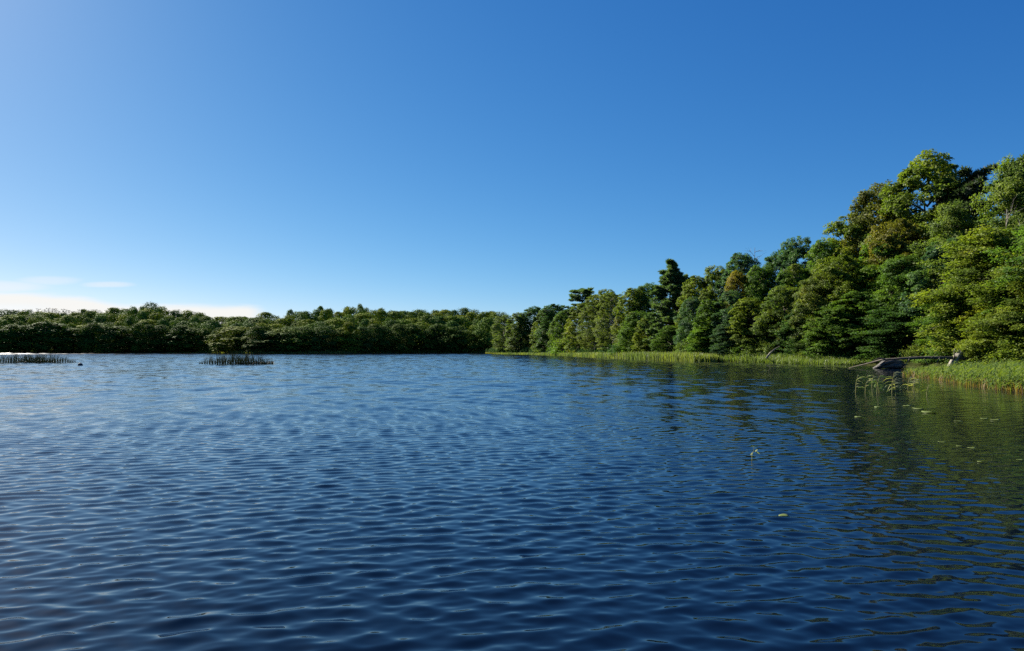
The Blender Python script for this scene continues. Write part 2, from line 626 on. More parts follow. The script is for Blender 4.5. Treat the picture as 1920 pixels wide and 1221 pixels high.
def pine(seed, H=17.0, Rm=3.4, zb=4.0, whorls=17, leaf=0.30, spire=0.8):
    q = np.random.default_rng(seed)
    crown, wood = Geo(), Geo()
    tz = np.linspace(0, H, 10)
    tp = np.stack([np.array([0.25 * math.sin(z * 0.21), 0.15 * math.sin(z * 0.17 + 1), z]) for z in tz])
    V, Q = tube(tp, np.linspace(0.24, 0.025, 10), 8)
    wood.add(V, Q)
    for i in range(whorls):
        t = (i + 0.3) / whorls
        z = zb + (H - zb) * t
        for k in range(q.integers(4, 8)):
            an = q.uniform(0, 6.283)
            L = Rm * (1 - t ** 1.6 * spire) * q.uniform(0.5, 1.15)
            d = np.array([math.cos(an), math.sin(an), 0.0])
            s = np.array([-d[1], d[0], 0.0])
            base = np.array([0.25 * math.sin(z * 0.21), 0.15 * math.sin(z * 0.17 + 1), z + q.uniform(-0.3, 0.3)])
            rise = q.uniform(0.05, 0.45)
            tip = base + d * L + np.array([0, 0, rise * L])
            limb(base, tip, 0.05, 0.012, wood, -0.25, 5, 0.08, 5, rnd=q)
            bt = np.clip(q.normal(0.45, 0.15), 0, 1)
            for c in range(int(6 + L * 5.0)):
                f = q.uniform(0.3, 1.05)
                cc = base + (tip - base) * f + s * q.uniform(-0.4, 0.4) * L * (1.1 - f * 0.8) + np.array([0, 0, q.normal(0.02, 0.10)])
                nn = int(34 * q.uniform(0.6, 1.3))
                dirs = unit(q.normal(size=(nn, 3)) * [1, 1, 0.7] + d * 0.6 + np.array([0, 0, 0.45]))
                pos = cc + dirs * leaf * 0.7
                # needle tufts: narrow blades pointing outward from the shoot
                sidev = unit(np.cross(dirs, q.normal(size=(nn, 3))))
                ls = leaf * q.uniform(0.7, 1.4, (nn, 1))
                wv = 0.06
                V = np.stack([cc + dirs * 0.05 - sidev * wv * 0.4, cc + dirs * ls * 0.6 - sidev * wv, cc + dirs * ls * 1.4, cc + dirs * ls * 0.6 + sidev * wv], 1).reshape(-1, 3)
                crown.add(V, np.arange(4 * nn).reshape(-1, 4), np.clip(bt + q.normal(0, 0.13, nn), 0, 1))
    return crown, wood


def bush(seed, H=2.4, Rm=1.7, clumps=60, per=110, leaf=0.13):
    q = np.random.default_rng(seed)
    crown, wood = Geo(), Geo()
    for i in range(clumps):
        d = unit(q.normal(size=3) + np.array([0, 0, 0.35]))
        d[2] = abs(d[2])
        c = d * np.array([Rm, Rm, H]) * q.uniform(0.45, 0.98) * np.array([1, 1, 0.9])
        c[2] = max(0.12, c[2])
        if i % 5 == 0:
            limb(np.array([q.normal() * 0.15, q.normal() * 0.15, 0]), c, 0.035, 0.008, wood, 0.2, 5, 0.15, 5, rnd=q)
        nn = int(per * q.uniform(0.6, 1.3))
        rc = q.uniform(0.3, 0.55) * Rm * 0.6
        o = q.normal(size=(nn, 3)) * rc * 0.55 * np.array([1, 1, 0.6])
        p = c + o
        p[:, 2] = np.maximum(p[:, 2], 0.03)
        nor = unit(d * 0.5 + np.array([0, 0, 0.8]) + q.normal(size=(nn, 3)) * 0.6)
        leaves(p, nor, leaf, crown, np.clip(q.normal(0.5, 0.13) + q.normal(0, 0.13, nn), 0, 1), 0.62, q)
    return crown, wood


KINDS = {}


def kind(key, made, lm, bm):
    c, wd = made
    mc = c.mesh(key + '_crown', lm)
    mt = wd.mesh(key + '_trunk', bm, smooth=True) if wd.n else None
    zz = np.concatenate(c.v)
    H = float(np.percentile(zz[:, 2], 99.4))
    Rr = float(np.percentile(np.hypot(zz[:, 0], zz[:, 1]), 97))
    KINDS[key] = (mc, mt, H, Rr)


for i in range(4):
    kind('broad%d' % i, broadleaf(11 + i, H=16, Rm=[4.2, 4.6, 3.9, 4.4][i], zb=[0.0, 0.3, 0.0, 0.5][i], lobes=[44, 48, 42, 46][i], lob=0.37, shape=[0.7, 0.62, 0.78, 0.66][i]), M_leaf, M_bark)
for i in range(3):
    kind('tier%d' % i, tiered(31 + i, H=16, Rm=[4.8, 4.4, 5.2][i]), M_leaf, M_bark)
for i in range(2):
    kind('birch%d' % i, broadleaf(41 + i, H=16, Rm=3.0, zb=0.6, lobes=40, clumps=16, per=74, leaf=0.155, shape=0.8, lob=0.40, up=0.1), M_leaf, M_palebark)
kind('pine0', pine(51, H=17, Rm=3.8, zb=1.0, whorls=30, spire=0.92), M_needle, M_pinebark)
kind('pine1', pine(52, H=16, Rm=3.4, zb=7.5, whorls=10, spire=0.45), M_needle, M_pinebark)
kind('spruce', pine(53, H=16, Rm=2.6, zb=1.0, whorls=26, leaf=0.34, spire=1.0), M_needle, M_bark)
for i in range(3):
    kind('bush%d' % i, bush(61 + i), M_leaf, M_bark)


def plant(key, px, top, D, width, label, cat='tree', color=(0.07, 0.10, 0.022), name='broadleaf_tree', group=None, base=None, rot=None):
    """A tree whose top stands at photo row `top` when seen from the jetty, D metres out, crown `width` photo columns wide."""
    mc, mt, H, Rr = KINDS[key]
    zb = float(ground(px, D)) - 0.15 if base is None else base
    zt = at(px, top, D).z
    h = max(0.8, zt - zb)
    wd = 1.22 * width / FPX * D * 0.5
    e = bpy.data.objects.new(name, None)
    C.objects.link(e)
    e.empty_display_size = 0.3
    e.location = (X(px, D), D, zb)
    s = h / H
    sw = wd / Rr
    e.scale = (sw, sw, s)
    e.rotation_euler = (0, 0, random.uniform(0, 6.28) if rot is None else rot)
    tag(e, label, cat, group)
    c = link('crown', mc, e)
    c.color = (*color, 1)
    if mt:
        link('trunk', mt, e)
    return e


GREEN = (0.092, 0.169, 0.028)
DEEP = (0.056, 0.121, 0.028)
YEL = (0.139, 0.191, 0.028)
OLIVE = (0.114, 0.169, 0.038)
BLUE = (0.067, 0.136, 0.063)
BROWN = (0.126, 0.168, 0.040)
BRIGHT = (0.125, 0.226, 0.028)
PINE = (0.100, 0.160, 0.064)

# ------------------------------------------------------------------ right bank, from the far point towards the camera
# (kind, photo column, photo row of the top, metres behind the waterline, crown width in photo columns, colour, name, label)
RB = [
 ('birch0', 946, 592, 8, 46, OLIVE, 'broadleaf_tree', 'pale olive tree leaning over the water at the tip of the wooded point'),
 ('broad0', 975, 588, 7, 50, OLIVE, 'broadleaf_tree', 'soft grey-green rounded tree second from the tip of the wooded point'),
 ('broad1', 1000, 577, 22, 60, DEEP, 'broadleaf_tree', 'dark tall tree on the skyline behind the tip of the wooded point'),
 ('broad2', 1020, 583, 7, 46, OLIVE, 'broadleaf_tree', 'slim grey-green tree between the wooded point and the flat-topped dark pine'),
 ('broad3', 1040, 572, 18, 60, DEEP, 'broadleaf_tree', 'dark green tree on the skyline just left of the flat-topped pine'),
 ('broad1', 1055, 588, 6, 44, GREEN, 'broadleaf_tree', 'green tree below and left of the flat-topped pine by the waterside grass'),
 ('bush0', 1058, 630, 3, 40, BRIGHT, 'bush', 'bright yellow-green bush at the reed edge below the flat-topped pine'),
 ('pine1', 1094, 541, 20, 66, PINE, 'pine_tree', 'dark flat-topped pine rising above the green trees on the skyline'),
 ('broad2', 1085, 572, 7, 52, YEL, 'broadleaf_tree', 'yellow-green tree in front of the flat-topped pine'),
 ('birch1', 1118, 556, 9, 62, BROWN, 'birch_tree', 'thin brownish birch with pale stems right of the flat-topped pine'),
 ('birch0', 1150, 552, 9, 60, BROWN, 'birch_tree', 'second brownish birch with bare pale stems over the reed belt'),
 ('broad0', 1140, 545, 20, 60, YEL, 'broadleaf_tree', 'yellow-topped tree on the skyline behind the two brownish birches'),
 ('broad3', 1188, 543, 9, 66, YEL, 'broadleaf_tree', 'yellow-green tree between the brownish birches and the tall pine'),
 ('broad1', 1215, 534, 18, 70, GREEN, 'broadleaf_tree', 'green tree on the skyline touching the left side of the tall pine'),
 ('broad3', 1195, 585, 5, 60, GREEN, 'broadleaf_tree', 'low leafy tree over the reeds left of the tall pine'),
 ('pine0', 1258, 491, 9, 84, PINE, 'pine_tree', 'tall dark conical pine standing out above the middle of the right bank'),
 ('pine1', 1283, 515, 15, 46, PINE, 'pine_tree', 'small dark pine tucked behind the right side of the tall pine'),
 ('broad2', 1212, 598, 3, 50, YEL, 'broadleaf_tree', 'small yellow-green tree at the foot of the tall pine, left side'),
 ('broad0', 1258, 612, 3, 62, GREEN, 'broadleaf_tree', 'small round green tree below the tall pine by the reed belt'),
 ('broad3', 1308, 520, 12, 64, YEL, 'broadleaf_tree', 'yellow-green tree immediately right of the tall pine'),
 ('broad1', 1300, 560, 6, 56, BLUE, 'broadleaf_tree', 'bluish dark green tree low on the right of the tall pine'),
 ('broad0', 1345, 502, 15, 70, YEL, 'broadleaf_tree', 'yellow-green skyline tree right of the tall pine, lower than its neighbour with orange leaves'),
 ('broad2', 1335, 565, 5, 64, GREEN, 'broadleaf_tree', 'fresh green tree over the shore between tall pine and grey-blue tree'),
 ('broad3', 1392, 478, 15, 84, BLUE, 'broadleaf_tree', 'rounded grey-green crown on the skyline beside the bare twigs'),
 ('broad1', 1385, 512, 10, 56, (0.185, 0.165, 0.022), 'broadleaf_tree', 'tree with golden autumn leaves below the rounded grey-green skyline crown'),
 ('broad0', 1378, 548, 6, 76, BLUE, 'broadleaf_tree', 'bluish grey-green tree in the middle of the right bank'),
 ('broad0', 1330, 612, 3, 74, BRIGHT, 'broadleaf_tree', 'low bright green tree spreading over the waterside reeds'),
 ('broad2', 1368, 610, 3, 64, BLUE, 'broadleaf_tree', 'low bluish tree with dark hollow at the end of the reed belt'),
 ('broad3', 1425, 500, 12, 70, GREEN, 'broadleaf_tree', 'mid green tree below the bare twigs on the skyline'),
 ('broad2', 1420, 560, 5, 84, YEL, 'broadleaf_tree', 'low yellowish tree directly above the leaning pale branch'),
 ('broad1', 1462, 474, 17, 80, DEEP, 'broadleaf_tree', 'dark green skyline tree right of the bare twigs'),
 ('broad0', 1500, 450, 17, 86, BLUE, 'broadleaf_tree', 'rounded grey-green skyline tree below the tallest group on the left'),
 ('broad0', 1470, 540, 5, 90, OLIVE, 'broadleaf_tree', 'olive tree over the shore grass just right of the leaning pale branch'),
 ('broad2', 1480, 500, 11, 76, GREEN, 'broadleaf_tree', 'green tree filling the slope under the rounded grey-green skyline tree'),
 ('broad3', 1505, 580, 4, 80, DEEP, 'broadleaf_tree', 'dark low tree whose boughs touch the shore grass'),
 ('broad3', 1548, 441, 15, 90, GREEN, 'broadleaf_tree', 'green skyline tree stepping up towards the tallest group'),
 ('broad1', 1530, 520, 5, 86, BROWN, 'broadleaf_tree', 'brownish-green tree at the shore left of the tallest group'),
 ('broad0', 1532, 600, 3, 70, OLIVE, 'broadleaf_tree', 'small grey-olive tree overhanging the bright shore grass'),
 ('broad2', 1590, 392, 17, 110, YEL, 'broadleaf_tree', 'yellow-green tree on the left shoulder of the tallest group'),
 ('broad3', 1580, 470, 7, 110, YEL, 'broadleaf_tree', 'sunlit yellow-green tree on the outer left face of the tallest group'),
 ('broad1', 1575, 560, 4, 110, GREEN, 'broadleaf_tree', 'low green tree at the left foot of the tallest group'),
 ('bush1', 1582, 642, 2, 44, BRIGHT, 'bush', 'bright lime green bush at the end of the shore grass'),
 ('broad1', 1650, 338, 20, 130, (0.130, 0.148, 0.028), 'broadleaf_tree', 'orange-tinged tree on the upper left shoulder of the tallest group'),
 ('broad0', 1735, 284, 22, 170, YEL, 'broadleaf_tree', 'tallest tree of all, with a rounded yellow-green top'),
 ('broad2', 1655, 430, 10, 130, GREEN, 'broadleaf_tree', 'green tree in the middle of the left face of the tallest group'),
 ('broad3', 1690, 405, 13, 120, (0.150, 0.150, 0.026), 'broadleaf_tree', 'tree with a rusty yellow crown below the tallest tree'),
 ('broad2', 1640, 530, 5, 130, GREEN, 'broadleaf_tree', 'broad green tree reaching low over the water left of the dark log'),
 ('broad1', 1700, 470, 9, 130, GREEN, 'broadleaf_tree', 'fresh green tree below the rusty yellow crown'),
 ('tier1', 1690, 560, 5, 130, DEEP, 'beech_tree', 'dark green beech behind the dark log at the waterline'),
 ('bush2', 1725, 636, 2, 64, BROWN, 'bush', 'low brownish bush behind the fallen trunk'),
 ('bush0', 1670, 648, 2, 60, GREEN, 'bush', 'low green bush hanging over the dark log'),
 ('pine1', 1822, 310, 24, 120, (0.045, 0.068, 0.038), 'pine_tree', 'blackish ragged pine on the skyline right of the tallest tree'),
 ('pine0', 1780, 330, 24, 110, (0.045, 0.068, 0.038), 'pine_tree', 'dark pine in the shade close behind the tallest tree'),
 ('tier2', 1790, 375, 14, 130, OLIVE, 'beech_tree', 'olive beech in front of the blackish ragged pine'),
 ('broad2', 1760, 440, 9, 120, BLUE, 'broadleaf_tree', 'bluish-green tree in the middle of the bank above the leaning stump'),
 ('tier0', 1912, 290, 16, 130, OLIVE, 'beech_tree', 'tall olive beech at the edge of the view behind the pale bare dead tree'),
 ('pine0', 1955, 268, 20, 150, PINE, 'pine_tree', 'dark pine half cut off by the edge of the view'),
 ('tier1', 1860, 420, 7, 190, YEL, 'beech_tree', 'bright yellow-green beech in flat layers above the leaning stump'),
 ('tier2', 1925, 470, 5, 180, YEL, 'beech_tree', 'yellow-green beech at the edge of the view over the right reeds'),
 ('tier0', 1805, 520, 5, 130, GREEN, 'beech_tree', 'green beech shading the leaning stump'),
 ('broad3', 1890, 560, 3, 120, YEL, 'broadleaf_tree', 'small leafy yellow-green tree rising straight behind the right reeds'),
 ('bush1', 1850, 640, 2, 90, GREEN, 'bush', 'green bush between leaning stump and right reeds'),
 ('bush2', 1925, 620, 2, 110, YEL, 'bush', 'yellowish bush at the edge of the view behind the right reeds'),
 ('tier1', 2010, 380, 6, 210, GREEN, 'beech_tree', 'green beech whose outermost boughs just enter the edge of the view'),
 ('broad0', 1600, 620, 3, 60, DEEP, 'broadleaf_tree', 'small dark green tree above the lime green bush'),
 ('bush1', 1430, 640, 2, 56, OLIVE, 'bush', 'olive bush beside the leaning pale branch'),
 ('bush2', 1290, 640, 2, 50, OLIVE, 'bush', 'greyish bush half hidden by reeds below the bluish trees'),
 ('bush0', 1395, 648, 2, 50, GREEN, 'bush', 'round green bush at the end of the reed belt'),
 ('bush1', 1180, 640, 2, 60, DEEP, 'bush', 'dark bush behind the reed belt below the brownish birches'),
]
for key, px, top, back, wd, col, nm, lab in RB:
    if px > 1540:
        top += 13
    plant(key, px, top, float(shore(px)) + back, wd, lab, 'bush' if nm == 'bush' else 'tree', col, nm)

# ------------------------------------------------------------------ undergrowth under the trees (a mass nobody could count)
def undergrowth():
    g = Geo()
    n_ = 1900
    px = np.concatenate([rng.uniform(930, 2080, n_ - 500), rng.uniform(380, 930, 500)])
    e_ = np.concatenate([rng.uniform(1.0, 13.0, n_ - 500), rng.uniform(1.0, 9.0, 500)])
    D = shore(px) + e_
    z = ground(px, D)
    hh = rng.uniform(0.5, 2.2, n_) * np.clip(0.4 + e_ / 5, 0.4, 1)
    for i in range(n_):
        m = 70
        d = unit(rng.normal(size=(m, 3)))
        d[:, 2] = np.abs(d[:, 2])
        rad = rng.uniform(0.6, 1.3)
        p = np.array([X(px[i], D[i]), D[i], z[i]]) + d * np.array([rad, rad, hh[i]]) * rng.uniform(0.5, 1.05, (m, 1))
        nor = unit(d * 0.5 + np.array([0, 0, 0.7]) + rng.normal(size=(m, 3)) * 0.6)
        leaves(p, nor, 0.24 + D[i] * 0.0007, g, np.clip(rng.normal(0.45, 0.15) + rng.normal(0, 0.12, m), 0, 1))
    o = link('undergrowth', g.mesh('undergrowth', M_far))
    o.color = (*DEEP, 1)
    o['kind'] = 'stuff'


undergrowth()

# ------------------------------------------------------------------ far wood: every tree its own object, one mesh each (a few pixels wide)
def far_crown(seed, H=16.0, Rm=5.0, n_lobe=15, per=360, leaf=0.52):
    q = np.random.default_rng(seed)
    g = Geo()
    for i in range(n_lobe):
        t = (i + 0.5) / n_lobe
        z = H * (0.05 + 0.85 * t)
        prof = math.sin(math.pi * min(0.99, (0.12 + 0.84 * t) ** 0.8)) ** 0.6
        rl = Rm * q.uniform(0.30, 0.66)
        rad = max(0, Rm * prof - rl * 0.8) * q.uniform(0.75, 1.1)
        a = i * 2.399963 + q.uniform(-0.5, 0.5)
        c = np.array([math.cos(a) * rad, math.sin(a) * rad, min(z, H - rl * 0.6)])
        d = unit(q.normal(size=(per, 3)) + np.array([math.cos(a) * 0.5, math.sin(a) * 0.5, 0.5]))
        rr = q.uniform(0.62, 1.12, (per, 1)) * rl * (1 + 0.18 * np.sin(d[:, :1] * 7 + i) * np.sin(d[:, 1:2] * 6))
        nor = unit(d * 1.1 + np.array([0, 0, 0.3]) + q.normal(size=(per, 3)) * 0.45)
        leaves(c + d * rr * np.array([1, 1, 0.75]), nor, leaf, g, np.clip(q.normal(0.5, 0.14) + q.normal(0, 0.13, per), 0, 1), 0.7, q)
    V, Q = tube([[0, 0, 0], [0.1, 0, H * 0.4], [0, 0.1, H * 0.8]], [0.3, 0.22, 0.08], 6)
    g.add(V, Q, 0.0)
    return g


def far_spruce(seed, H=16.0):
    q = np.random.default_rng(seed)
    g = Geo()
    for i in range(22):
        t = i / 22.0
        z = H * (0.08 + 0.92 * t)
        L = 2.7 * (1 - t) ** 0.5 + 0.1
        n_ = int(26 * (1 - t) + 8)
        a = q.uniform(0, 6.283, n_)
        f = q.uniform(0.25, 1.05, n_)
        p = np.stack([np.cos(a) * L * f, np.sin(a) * L * f, z - 0.35 * f * L + q.normal(0, 0.1, n_)], -1)
        nor = unit(np.stack([np.cos(a) * 0.5, np.sin(a) * 0.5, np.ones(n_)], -1) + q.normal(size=(n_, 3)) * 0.4)
        leaves(p, nor, 0.6, g, np.clip(q.normal(0.45, 0.15, n_), 0, 1), 0.6, q)
    V, Q = tube([[0, 0, 0], [0, 0, H * 0.95]], [0.25, 0.04], 6)
    g.add(V, Q, 0.0)
    return g


FARM = []
for i in range(6):
    g = far_crown(201 + i, Rm=[5.2, 4.6, 5.6, 4.9, 5.4, 4.4][i], n_lobe=[16, 14, 18, 15, 17, 13][i])
    V = np.concatenate(g.v)
    FARM.append((g.mesh('far_tree', M_far), float(np.percentile(V[:, 2], 99.5)), float(np.percentile(np.hypot(V[:, 0], V[:, 1]), 97))))
FARS = []
for i in range(3):
    g = far_spruce(221 + i)
    FARS.append((g.mesh('far_spruce', M_needle), 16.0, 2.7))

SKY_T = ([0, 50, 120, 200, 250, 285, 310, 340, 385, 430, 470, 530, 560, 600, 650, 690, 740, 800, 850, 900, 930],
         [586, 584, 585, 583, 574, 572, 579, 587, 594, 597, 593, 589, 583, 580, 574, 577, 582, 583, 581, 586, 588])
FRONT_T = ([0, 60, 150, 250, 330, 405, 427, 445, 470, 550, 600, 650, 720, 800, 880, 925],
           [613, 611, 614, 610, 612, 614, 630, 618, 614, 621, 617, 611, 615, 614, 615, 608])


def zone(px, row):
    land = ('behind the glittering rush bed' if px < 100 else 'behind the dark lake rock' if px < 215 else
            'between the two rush beds' if px < 330 else 'beside the far bay notch' if px < 424 else
            'on the yellow-sedged far point' if px < 520 else 'past the second rush bed' if px < 640 else
            'under the highest far ridge' if px < 740 else 'right of the highest ridge' if px < 850 else
            'in the dark inner bay corner')
    what = ('shaded far waterside tree with sunlit cap', 'rounded far tree just above the waterside row', 'sunlit rounded tree halfway up far slope',
            'small rounded tree high on far slope', 'small tree on far skyline')[row]
    return what + ' ' + land, land


def far_tree(px, top, D, wid, row, col):
    me, H, Rr = FARM[random.randrange(6)]
    z0 = float(ground(px, D)) - 0.2
    h = at(px, top, D).z - z0
    sw = wid / FPX * D * 0.5 / Rr
    lab, land = zone(px, row)
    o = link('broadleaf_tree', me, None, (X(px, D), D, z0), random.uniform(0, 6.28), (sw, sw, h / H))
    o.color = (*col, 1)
    tag(o, lab, 'tree', 'trees of the far wood ' + land)
    return o


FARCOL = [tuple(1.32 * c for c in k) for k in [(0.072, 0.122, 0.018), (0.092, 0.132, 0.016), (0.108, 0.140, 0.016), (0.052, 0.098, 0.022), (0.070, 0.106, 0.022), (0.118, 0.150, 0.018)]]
BACK = [5, 24, 52, 92, 145]
for row in range(5):
    step = (25, 25, 24, 22, 21)[row]
    px = -22.0 + row * 7
    while px < (924 if row < 3 else 950):
        p = px + random.uniform(-6, 6)
        f = row / 4.0
        ft, st = np.interp(p, *FRONT_T), np.interp(p, *SKY_T)
        top = ft * (1 - f) + st * f + random.uniform(-7, 5) * (1.1 if row < 4 else 0.8)
        wid = random.choice((36, 46, 56, 68, 82)) * random.uniform(0.9, 1.1) * (1 - 0.08 * row) * (1.15 if row == 0 and p > 440 else 1)
        if row == 0 and 418 < p < 440:
            top, wid = 622, 26
        far_tree(p, top, float(shore(p)) + BACK[row] + random.uniform(-3, 5), wid, row, random.choice(FARCOL) if row else tuple(0.8 * c for c in random.choice(FARCOL)) if 418 < p < 700 else random.choice(((0.052, 0.095, 0.016), (0.064, 0.105, 0.016))))  # waterside row away from the point: backlit shade put in as darker leaf colour
        px += step * random.uniform(0.8, 1.2)
px = 14.0
while px < 365:
    if not (252 < px < 300):
        p = px
        top = np.interp(p, [0, 90, 140, 230, 305, 345, 370], [583, 579, 581, 582, 581, 580, 588]) + random.uniform(-3.0, 2.5)
        D = float(shore(p)) + 330 + random.uniform(-15, 15)
        z0 = float(ground(p, D)) - 0.2
        me, H, Rr = FARS[random.randrange(3)]
        h = at(p, top, D).z - z0
        sw = random.uniform(19, 30) / FPX * D * 0.5 / Rr
        o = link('spruce_tree', me, None, (X(p, D), D, z0), random.uniform(0, 6.28), (sw, sw, h / H))
        o.color = (0.018, 0.028, 0.020, 1)
        side = 'under the white cloud' if p < 252 else 'just past the rounded summit'
        tag(o, 'tiny dark pointed spruce on the far ridge ' + side, 'tree', 'spruces on the far ridge ' + side)
    px += random.uniform(4.5, 8.5)

# ------------------------------------------------------------------ reeds, rushes and shore grass
def blades(P, H, W, lean, g, tint, curve=0.35, rnd=rng):
    """Tapered, bending blades rooted at P (n x 3)."""
    n_ = len(P)
    a = rnd.uniform(0, 6.283, n_)
    d = np.stack([np.cos(a), np.sin(a), np.zeros(n_)], -1) + np.asarray(lean)
    wv = rnd.uniform(0, 6.283, n_)
    s = np.stack([np.cos(wv), np.sin(wv), np.zeros(n_)], -1)
    H = np.broadcast_to(H, (n_,))[:, None]
    W = np.broadcast_to(W, (n_,))[:, None]
    c = rnd.uniform(0.2, 1.0, (n_, 1)) * curve
    rows = []
    for t, ww in ((0, 0.7), (0.4, 1.0), (0.75, 0.7), (1.0, 0.12)):
        ctr = P + np.array([0, 0, 1]) * H * t * (1 - 0.25 * c * t) + d * c * H * t * t
        rows.append(ctr - s * W * 0.5 * ww)
        rows.append(ctr + s * W * 0.5 * ww)
    V = np.stack(rows, 1).reshape(-1, 3)
    b = np.arange(n_)[:, None] * 8
    Q = np.concatenate([b + np.array([[0, 1, 3, 2]]), b + np.array([[2, 3, 5, 4]]), b + np.array([[4, 5, 7, 6]])], 1).reshape(-1, 4)
    g.add(V, Q, np.repeat(np.broadcast_to(tint, (n_,)), 3))


def reed_leaves(P, H, g, per=5, L=0.42, W=0.03, lean=(0, 0, 0), rnd=rng, tint0=0.5):
    """Leaves arching away from each reed stem."""
    n_ = len(P)
    for k in range(per):
        t = 0.32 + 0.66 * (k + rnd.uniform(0, 0.8, n_)) / per
        base = P + np.array([0, 0, 1]) * (np.broadcast_to(H, (n_,)) * t)[:, None]
        a = rnd.uniform(0, 6.283, n_)
        d = np.stack([np.cos(a), np.sin(a), np.zeros(n_)], -1) + np.asarray(lean) * 0.8
        s = np.stack([-np.sin(a), np.cos(a), np.zeros(n_)], -1)
        l = (L * rnd.uniform(0.6, 1.25, n_))[:, None]
        rows = []
        for u_, ww in ((0, 0.5), (0.35, 1.0), (0.7, 0.75), (1.0, 0.1)):
            ctr = base + d * l * u_ * 0.8 + np.array([0, 0, 1]) * l * (0.95 * u_ - 0.85 * u_ * u_)
            rows += [ctr - s * W * 0.5 * ww, ctr + s * W * 0.5 * ww]
        V = np.stack(rows, 1).reshape(-1, 3)
        b = np.arange(n_)[:, None] * 8
        Q = np.concatenate([b + np.array([[0, 1, 3, 2]]), b + np.array([[2, 3, 5, 4]]), b + np.array([[4, 5, 7, 6]])], 1).reshape(-1, 4)
        g.add(V, Q, np.repeat(np.clip(rnd.normal(tint0, 0.32, n_), 0, 1), 3))


def put(name, g, color, m=None, kind=None):
    o = link(name, g.mesh(name, m or M_reed))
    o.color = (*color, 1)
    if kind:
        o['kind'] = kind
    return o


def pos(px, D, z=-0.1):
    px, D = np.asarray(px, float), np.asarray(D, float)
    return np.stack([(px - 960) / FPX * D, D, np.broadcast_to(z, D.shape)], -1)


def rush_bed(px0, px1, D0, depth, core, n_, hmax, label):
    g = Geo()
    k = int(n_ * 0.55)
    px = np.concatenate([rng.uniform(px0, px1, n_ - k), rng.normal(core[0], core[1], k)])
    px = np.clip(px, px0, px1)
    # stems come in tussocks
    px = px + np.sin(px * 1.3) * 2.0
    mid = (px0 + px1) / 2
    D = D0 + rng.uniform(-0.5, 0.5, n_) * depth * np.sqrt(np.clip(1 - ((px - mid) / (px1 - px0) * 1.9) ** 2, 0.05, 1))
    edge = np.clip(1.15 - np.abs((px - mid) / (px1 - px0) * 2) ** 3, 0.3, 1)
    H = hmax * rng.uniform(0.0, 1.0, n_) ** 0.8 * edge * (0.75 + 0.25 * np.sin(px * 0.37) * np.sin(px * 0.11 + 1)) + 0.25
    blades(pos(px, D, -0.12), H, rng.uniform(0.018, 0.042, n_), (0.25, 0, 0), g, np.clip(rng.normal(0.4, 0.2, n_), 0, 1), 0.36)
    # bent, broken stalks lying low in the bed
    m = n_ // 4
    pb = np.clip(rng.normal(core[0] + core[2], core[1] * 0.8, m), px0, px1)
    blades(pos(pb, D0 + rng.uniform(-0.4, 0.4, m) * depth, -0.08), rng.uniform(0.3, 0.55, m), 0.06, (0.5, 0, 0), g, 0.2, 1.1)
    o = put('rush_bed', g, (0.006, 0.009, 0.006), M_needle)  # near-black colour carries the backlit silhouette of the rushes
    tag(o, label, 'rush bed')
    return o


rush_bed(-40, 143, 103, 9, (62, 30, 10), 1700, 1.75, 'dark rushes standing in the sun glitter at the edge of the view')
rush_bed(376, 512, 92, 7, (445, 28, 30), 1500, 1.8, 'isolated bed of dark upright rushes in open blue water')

# reed belt of the right bank (a mass nobody could count)
g = Geo()
n_ = 15000
px = 925 + (1345 - 925) * rng.uniform(0, 1, n_) ** 0.75
wid = np.interp(px, [925, 1000, 1080, 1200, 1300, 1345], [5, 12, 14, 12, 8, 4])
D = shore(px) - 0.5 + 2.0 - rng.uniform(0, 1, n_) * wid
Hh = np.interp(px, [925, 1000, 1100, 1200, 1300, 1345], [0.9, 1.0, 1.35, 1.6, 1.6, 1.3]) * rng.uniform(0.65, 1.1, n_)
tint = np.clip(0.55 + 0.25 * np.sin(px * 0.05 + D * 0.4) + rng.normal(0, 0.18, n_), 0, 1)
blades(pos(px, D), Hh, 0.05 + D * 0.0002, (0.1, 0, 0), g, tint, 0.35)
put('reed_belt', g, (0.140, 0.185, 0.060), kind='stuff')

g = Geo()
n_ = 11000
px = rng.uniform(1325, 1640, n_)
wid = np.interp(px, [1325, 1400, 1480, 1560, 1640], [3.5, 4, 5, 5, 2.5])
D = shore(px) + 2.2 - rng.uniform(0, 1, n_) * wid
Hh = np.interp(px, [1325, 1400, 1480, 1560, 1600, 1640], [1.2, 1.1, 1.0, 0.8, 0.6, 0.4]) * rng.uniform(0.5, 1.1, n_)
zz = np.maximum(ground(px, D), 0) - 0.1
blades(pos(px, D, 0) + np.stack([0 * zz, 0 * zz, zz], -1), Hh, 0.05, (0.2, 0, 0), g, np.clip(0.6 + rng.normal(0, 0.2, n_), 0, 1), 0.5)
put('shore_grass', g, (0.135, 0.190, 0.050), kind='stuff')

g = Geo()
n_ = 9000
px = np.concatenate([rng.uniform(315, 560, 5000), rng.uniform(560, 930, 4000)])
D = shore(px) + 1.5 - rng.uniform(0, 1, n_) * np.interp(px, [330, 425, 500, 620, 700, 800, 930], [4, 7, 5, 5, 3, 3, 6])
Hh = np.interp(px, [330, 380, 425, 480, 560, 640, 700, 860, 930], [0.8, 1.1, 1.5, 1.2, 1.1, 1.4, 0.75, 0.75, 1.0]) * rng.uniform(0.6, 1.1, n_)
blades(pos(px, D), Hh, 0.16, (0, 0, 0), g, np.clip(0.6 + rng.normal(0, 0.2, n_), 0, 1), 0.5)
put('sedge_fringe', g, (0.13, 0.14, 0.03), kind='stuff')

